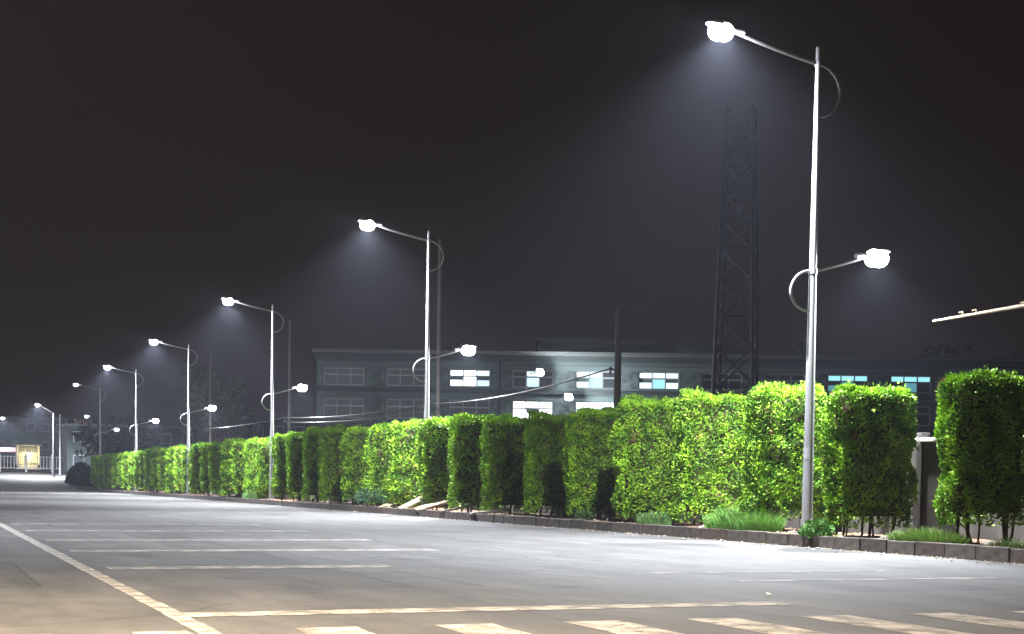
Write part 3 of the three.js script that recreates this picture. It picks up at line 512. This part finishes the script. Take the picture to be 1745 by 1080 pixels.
// ------------------------------------------------------------------ factory behind the hedge
const BY = -0.25, AXIS = new THREE.Vector2(0.9264, 0.3766);       // the facade runs along this direction in x, z
{
  const t = thing('factory_building', 'long low factory with a few lit windows behind the hedge', 'building', [45.1, BY, -111.9], -Math.atan2(AXIS.y, AXIS.x));
  // local x runs along the facade, local +z faces the street
  const u0 = -15.6, u1 = 56, len = u1 - u0, mid_ = (u0 + u1) / 2, lit = { 2: [-3.2, 1.9, 7.0, 12.1, 27.4, 32.5], 1: [1.9, 7.0, 12.1] };
  const floors = [[1.0, 3.2], [6.9, 8.5], [9.55, 10.95]];
  const bays = []; for (let u = 12.1 - 5.1 * 5; u < u1 - 2; u += 5.1) bays.push(u);
  // wall panels between the openings, so that each window is a real opening
  const panels = []; let y = 0;
  for (const [a, b] of [...floors, [11.9, 11.9]]) {
    panels.push(box(len, a - y, 0.4, mid_, (a + y) / 2, -0.2));
    if (b > a) { let x = u0; for (const u of bays) { panels.push(box(u - 1.65 - x, b - a, 0.4, (x + u - 1.65) / 2, (a + b) / 2, -0.2)); x = u + 1.65; } panels.push(box(u1 - x, b - a, 0.4, (x + u1) / 2, (a + b) / 2, -0.2)); }
    y = b;
  }
  mesh('front_wall', merge(panels), M.facade, t);
  mesh('side_wall', box(0.4, 11.9, 24, u0 + 0.2, 5.95, -12.42), M.facade, t);
  mesh('back_wall', box(len, 11.9, 0.3, mid_, 5.95, -24.6), M.facadeBand, t);
  for (const [yy, h] of [[11.86, 0.5], [9.2, 0.28], [6.2, 0.28]]) mesh('cornice', box(len + 0.3, h, 0.3, mid_, yy, 0.16), M.facadeBand, t);
  mesh('roof', box(len + 0.6, 0.3, 25.4, mid_, 12.28, -12.2), M.roof, t);
  for (const floor of [0, 1, 2]) for (const u of bays) {
    const [a, b] = floors[floor], h = b - a, isLit = (lit[floor] ?? []).some((v) => Math.abs(v - u) < 0.3), w = new THREE.Group(); w.name = 'window'; w.position.set(u, a, -0.18); t.add(w);
    mesh('frame', merge([box(3.3, 0.09, 0.1, 0, 0.045, 0), box(3.3, 0.09, 0.1, 0, h - 0.045, 0), box(3.3, 0.12, 0.1, 0, h * 0.62, 0), ...[-1.6, -0.55, 0.55, 1.6].map((x) => box(0.09, h - 0.18, 0.09, x, h / 2, 0))]), M.frame, w);
    const top = floor === 1 ? M.litWhite : Math.abs(u - 1.9) < 0.3 || Math.abs(u + 3.2) < 0.3 ? M.litWhite : M.litPale;
    for (let k = 0; k < 3; k++) {
      const open = isLit && !(floor === 2 && Math.abs(u - 1.9) < 0.3 && k !== 1) && !(floor === 2 && Math.abs(u - 7) < 0.3 && k === 2), x = -1.075 + 1.075 * k;
      const right = u > 20, pick = R();
      mesh('pane', box(0.98, h * 0.33 - 0.02, 0.03, x, h * 0.8, -0.03), open ? (right ? M.litTeal : pick < 0.25 ? M.litPale : top) : M.darkGlass, w);
      mesh('pane', box(0.98, h * 0.56 - 0.06, 0.03, x, h * 0.32, -0.03), open ? (floor === 2 && u > 3 ? (right ? (k === 2 ? M.darkGlass : M.litDim) : pick < 0.5 ? M.litTeal : M.litPale) : pick < 0.35 ? M.litBlue : top) : M.darkGlass, w);
      if (open && (k + floor) % 2 === 0) mesh('blind', box(0.96, h * 0.2, 0.02, x, h * 0.49, 0.0), M.facade, w);
    }
  }
  mesh('rooftop_plant_room', merge([box(15, 1.5, 9, 10, 13.15, -10), box(15.6, 0.2, 9.6, 10, 14.0, -10)]), M.roof, t);
  for (const [u, s] of [[-4, 0.7], [24, 0.9], [25.6, 0.6], [36, 1.0], [38, 0.8]]) { const v = mesh('roof_vent', merge([new THREE.CylinderGeometry(0.35, 0.35, 1.2, 10).translate(0, 0.6, 0), new THREE.ConeGeometry(0.6, 0.5, 10).translate(0, 1.45, 0)]), M.roof, t); v.position.set(u, 12.4, -3); v.scale.setScalar(s); }
  mesh('downpipe', bar([-0.8, 0, 0.08], [-0.8, 11.7, 0.08], 0.07, 8), M.facadeBand, t);
}
function floodlight(label, x, y, z, cd, r) { // on a bracket of its own in front of the factory wall
  const t = thing('floodlight', label, 'floodlight', [x, y, z], 0, 'floodlights on the factory');
  mesh('housing', rbox(0.62, 0.5, 0.2, 0.04, 0, 0, -0.2), M.housing, t); mesh('bracket', merge([box(0.06, 0.06, 1.9, 0, 0, -1.2)]), M.darkSteel, t);
  for (const g of lensGeo) mesh('lens', g, M.lens, t);
  const l = new THREE.PointLight(LED, cd); l.name = 'flood_light'; l.position.set(0, 0, 0.05); l.castShadow = true; l.shadow.radius = 5; t.add(l);
}
floodlight('brilliant floodlight on the factory wall above the hedge', 48.6, 8.5, -107.9, 220, 0.24);
floodlight('bright floodlight in the narrow upper factory window', 46.65, 10.45, -109.2, 90, 0.24);

// ------------------------------------------------------------------ trees behind, far street end
function farTree(label, x, z, h, w, seed) {
  const f = rng(seed), t = thing('tree', label, 'tree', [x, ramp(z) * 0, z], 0, 'dark trees behind the factory');
  const lim = [tube([[0, 0, 0], [0.1, h * 0.3, 0], [0, h * 0.6, 0.1]], 0.22, 6, 7)]; const clumps = [];
  for (let i = 0; i < 9; i++) { const a = f() * 6.283, q = rr(0.2, 1, f) * w * 0.5, y = h * rr(0.5, 0.92, f); clumps.push([Math.cos(a) * q, y, Math.sin(a) * q, rr(0.22, 0.38, f) * w]); lim.push(bar([0, h * rr(0.3, 0.55, f), 0], [Math.cos(a) * q, y, Math.sin(a) * q], 0.07, 5)); }
  mesh('trunk', merge(lim), M.bark, t);
  mesh('crown', leaves(900, seed, (g, P, n) => { const c = clumps[Math.floor(g() * 9)]; n.set(rr(-1, 1, g), rr(-1, 1, g), rr(-1, 1, g)).normalize(); const k = c[3] * Math.cbrt(g()); P.set(c[0] + n.x * k, c[1] + n.y * k * 0.8, c[2] + n.z * k); }, 0.7, 0.2, () => [1, 1, 1]), M.farLeaf, t);
}
[[70, -152, 17.5, 7], [56, -160, 17, 8], [51, -158, 16.6, 6], [86, -142, 16.5, 7], [104, -132, 16.8, 6], [108, -128, 16, 7], [33, -170, 15, 8], [26, -215, 10, 8], [34, -235, 11, 9]].forEach(([x, z, h, w], i) =>
  farTree(['dark tree behind the factory, left of the pylon', 'dark tree behind the factory roof above the floodlight', 'slim dark tree behind the factory roof near the second lamp', 'dark tree behind the factory, right of the pylon', 'slim dark tree over the factory roof near the right edge', 'dark tree over the factory roof at the right edge', 'dark tree left of the factory end', 'dark tree behind the far end of the hedge', 'dark tree beyond the far hedge end, beside the brown tower'][i], x, z, h, w, 400 + i));

{ // far side of the junction
  const y = 2.5, t = thing('railing_fence', 'white railing fence across the far end of the street', 'fence', [0, y, -274.5]);
  mesh('plinth', box(44, 0.5, 0.3, 6, 0.25, 0), M.concrete, t);
  for (const yy of [0.7, 2.7]) mesh('rail', box(44, 0.1, 0.08, 6, yy, 0), M.whitePaint, t);
  for (let x = -15.8; x < 28; x += 0.55) mesh('baluster', box(0.12, 2.3, 0.06, x, 1.65, 0), M.whitePaint, t);
  for (let x = -16; x <= 28.1; x += 4.4) mesh('post', box(0.35, 3.2, 0.35, x, 1.6, 0), M.whitePaint, t);
}
{
  const t = thing('kiosk', 'yellow glowing kiosk behind the far railing fence', 'kiosk', [20.5, 2.5, -289]);
  mesh('wall', merge([box(4, 1.4, 3, 0, 0.7, 0), box(0.3, 4.2, 3, -1.85, 2.8, 0), box(0.3, 4.2, 3, 1.85, 2.8, 0), box(3.4, 4.2, 0.2, 0, 2.8, -1.4)]), M.whitePaint, t);
  for (let k = 0; k < 3; k++) { mesh('lit_window', box(0.9, 1.9, 0.06, -1.1 + 1.1 * k, 2.5 + 0.1 * k, 1.42), M.litYellow, t); mesh('window_frame', merge([box(0.1, 3.2, 0.14, -1.62 + 1.1 * k, 3.0, 1.45), box(1.0, 0.12, 0.14, -1.08 + 1.1 * k, 3.62, 1.45)]), M.frame, t); }
  mesh('roof', rbox(4.8, 0.35, 4, 0.05, 0, 5.1, 0), M.frame, t);
  const l = new THREE.PointLight(col(1, 0.82, 0.35), 60); l.name = 'kiosk_light'; l.position.set(0, 3, 1.9); l.castShadow = true; l.shadow.radius = 20; t.add(l);
}
{
  const t = thing('market_stall', 'stall with a red awning left of the yellow kiosk', 'stall', [16.6, 2.5, -291]);
  mesh('counter', box(4.4, 1.6, 1.4, 0, 0.8, 0.4), M.concrete, t); for (const s of [-2.1, 2.1]) mesh('post', box(0.12, 4.1, 0.12, s, 2.05, -0.6), M.frame, t);
  const a = mesh('awning', box(5, 0.12, 2.6, 0, 0, 0), M.red, t); a.position.set(0, 4.1, 0.5); a.rotation.x = 0.35;
}
function farBlock(name, label, category, x, z, w, h, d, mat, rows, cols, litSet = []) {
  const t = thing(name, label, category, [x, 2.4, z]);
  mesh('wall', box(w, h, d, 0, h / 2, -d / 2), mat, t); mesh('roof', box(w + 0.5, 0.4, d + 0.5, 0, h + 0.2, -d / 2), M.roof, t);
  for (let r = 0; r < rows; r++) for (let c = 0; c < cols; c++) { const q = mesh('window', box(w / cols * 0.5, h / rows * 0.45, 0.1, -w / 2 + w / cols * (c + 0.5), h / rows * (r + 0.55), 0.02), M.frame, t); mesh('pane', box(w / cols * 0.44, h / rows * 0.38, 0.06, -w / 2 + w / cols * (c + 0.5), h / rows * (r + 0.55), 0.06), litSet.includes(r * cols + c) ? M.litTeal : M.darkGlass, q); }
}
farBlock('grey_building', 'grey hazy building behind the kiosk at the far left', 'building', 24, -330, 15, 11.5, 9, M.facade, 3, 5);
farBlock('low_building', 'low dim building at the left edge of the view', 'building', 9, -335, 12, 9, 9, M.facadeBand, 2, 4);
farBlock('brown_tower', 'brown tower with a lamp on top at the far hedge end', 'tower', 29.8, -281, 2.6, 9.6, 2.4, M.brown, 3, 1);
{
  const t = thing('tower_lamp', 'single round lamp above the brown tower', 'lamp', [30.4, 12.5, -283]);
  mesh('stand', new THREE.CylinderGeometry(0.06, 0.08, 0.9, 8).translate(0, -0.1, 0), M.steel, t); lampHead(t, [0, 0.5, 0], 0, 0, M.lens, 120, LED);
}
for (const [x, z, w, h, i] of [[36, -262, 22, 8, 0], [60, -235, 20, 9, 1]]) farBlock('shed', ['long dim shed behind the far end of the hedge', 'dim shed between the far hedge and the factory'][i], 'shed', x, z, w, h, 10, M.facadeBand, 2, 6);

renderer.render(scene, camera);
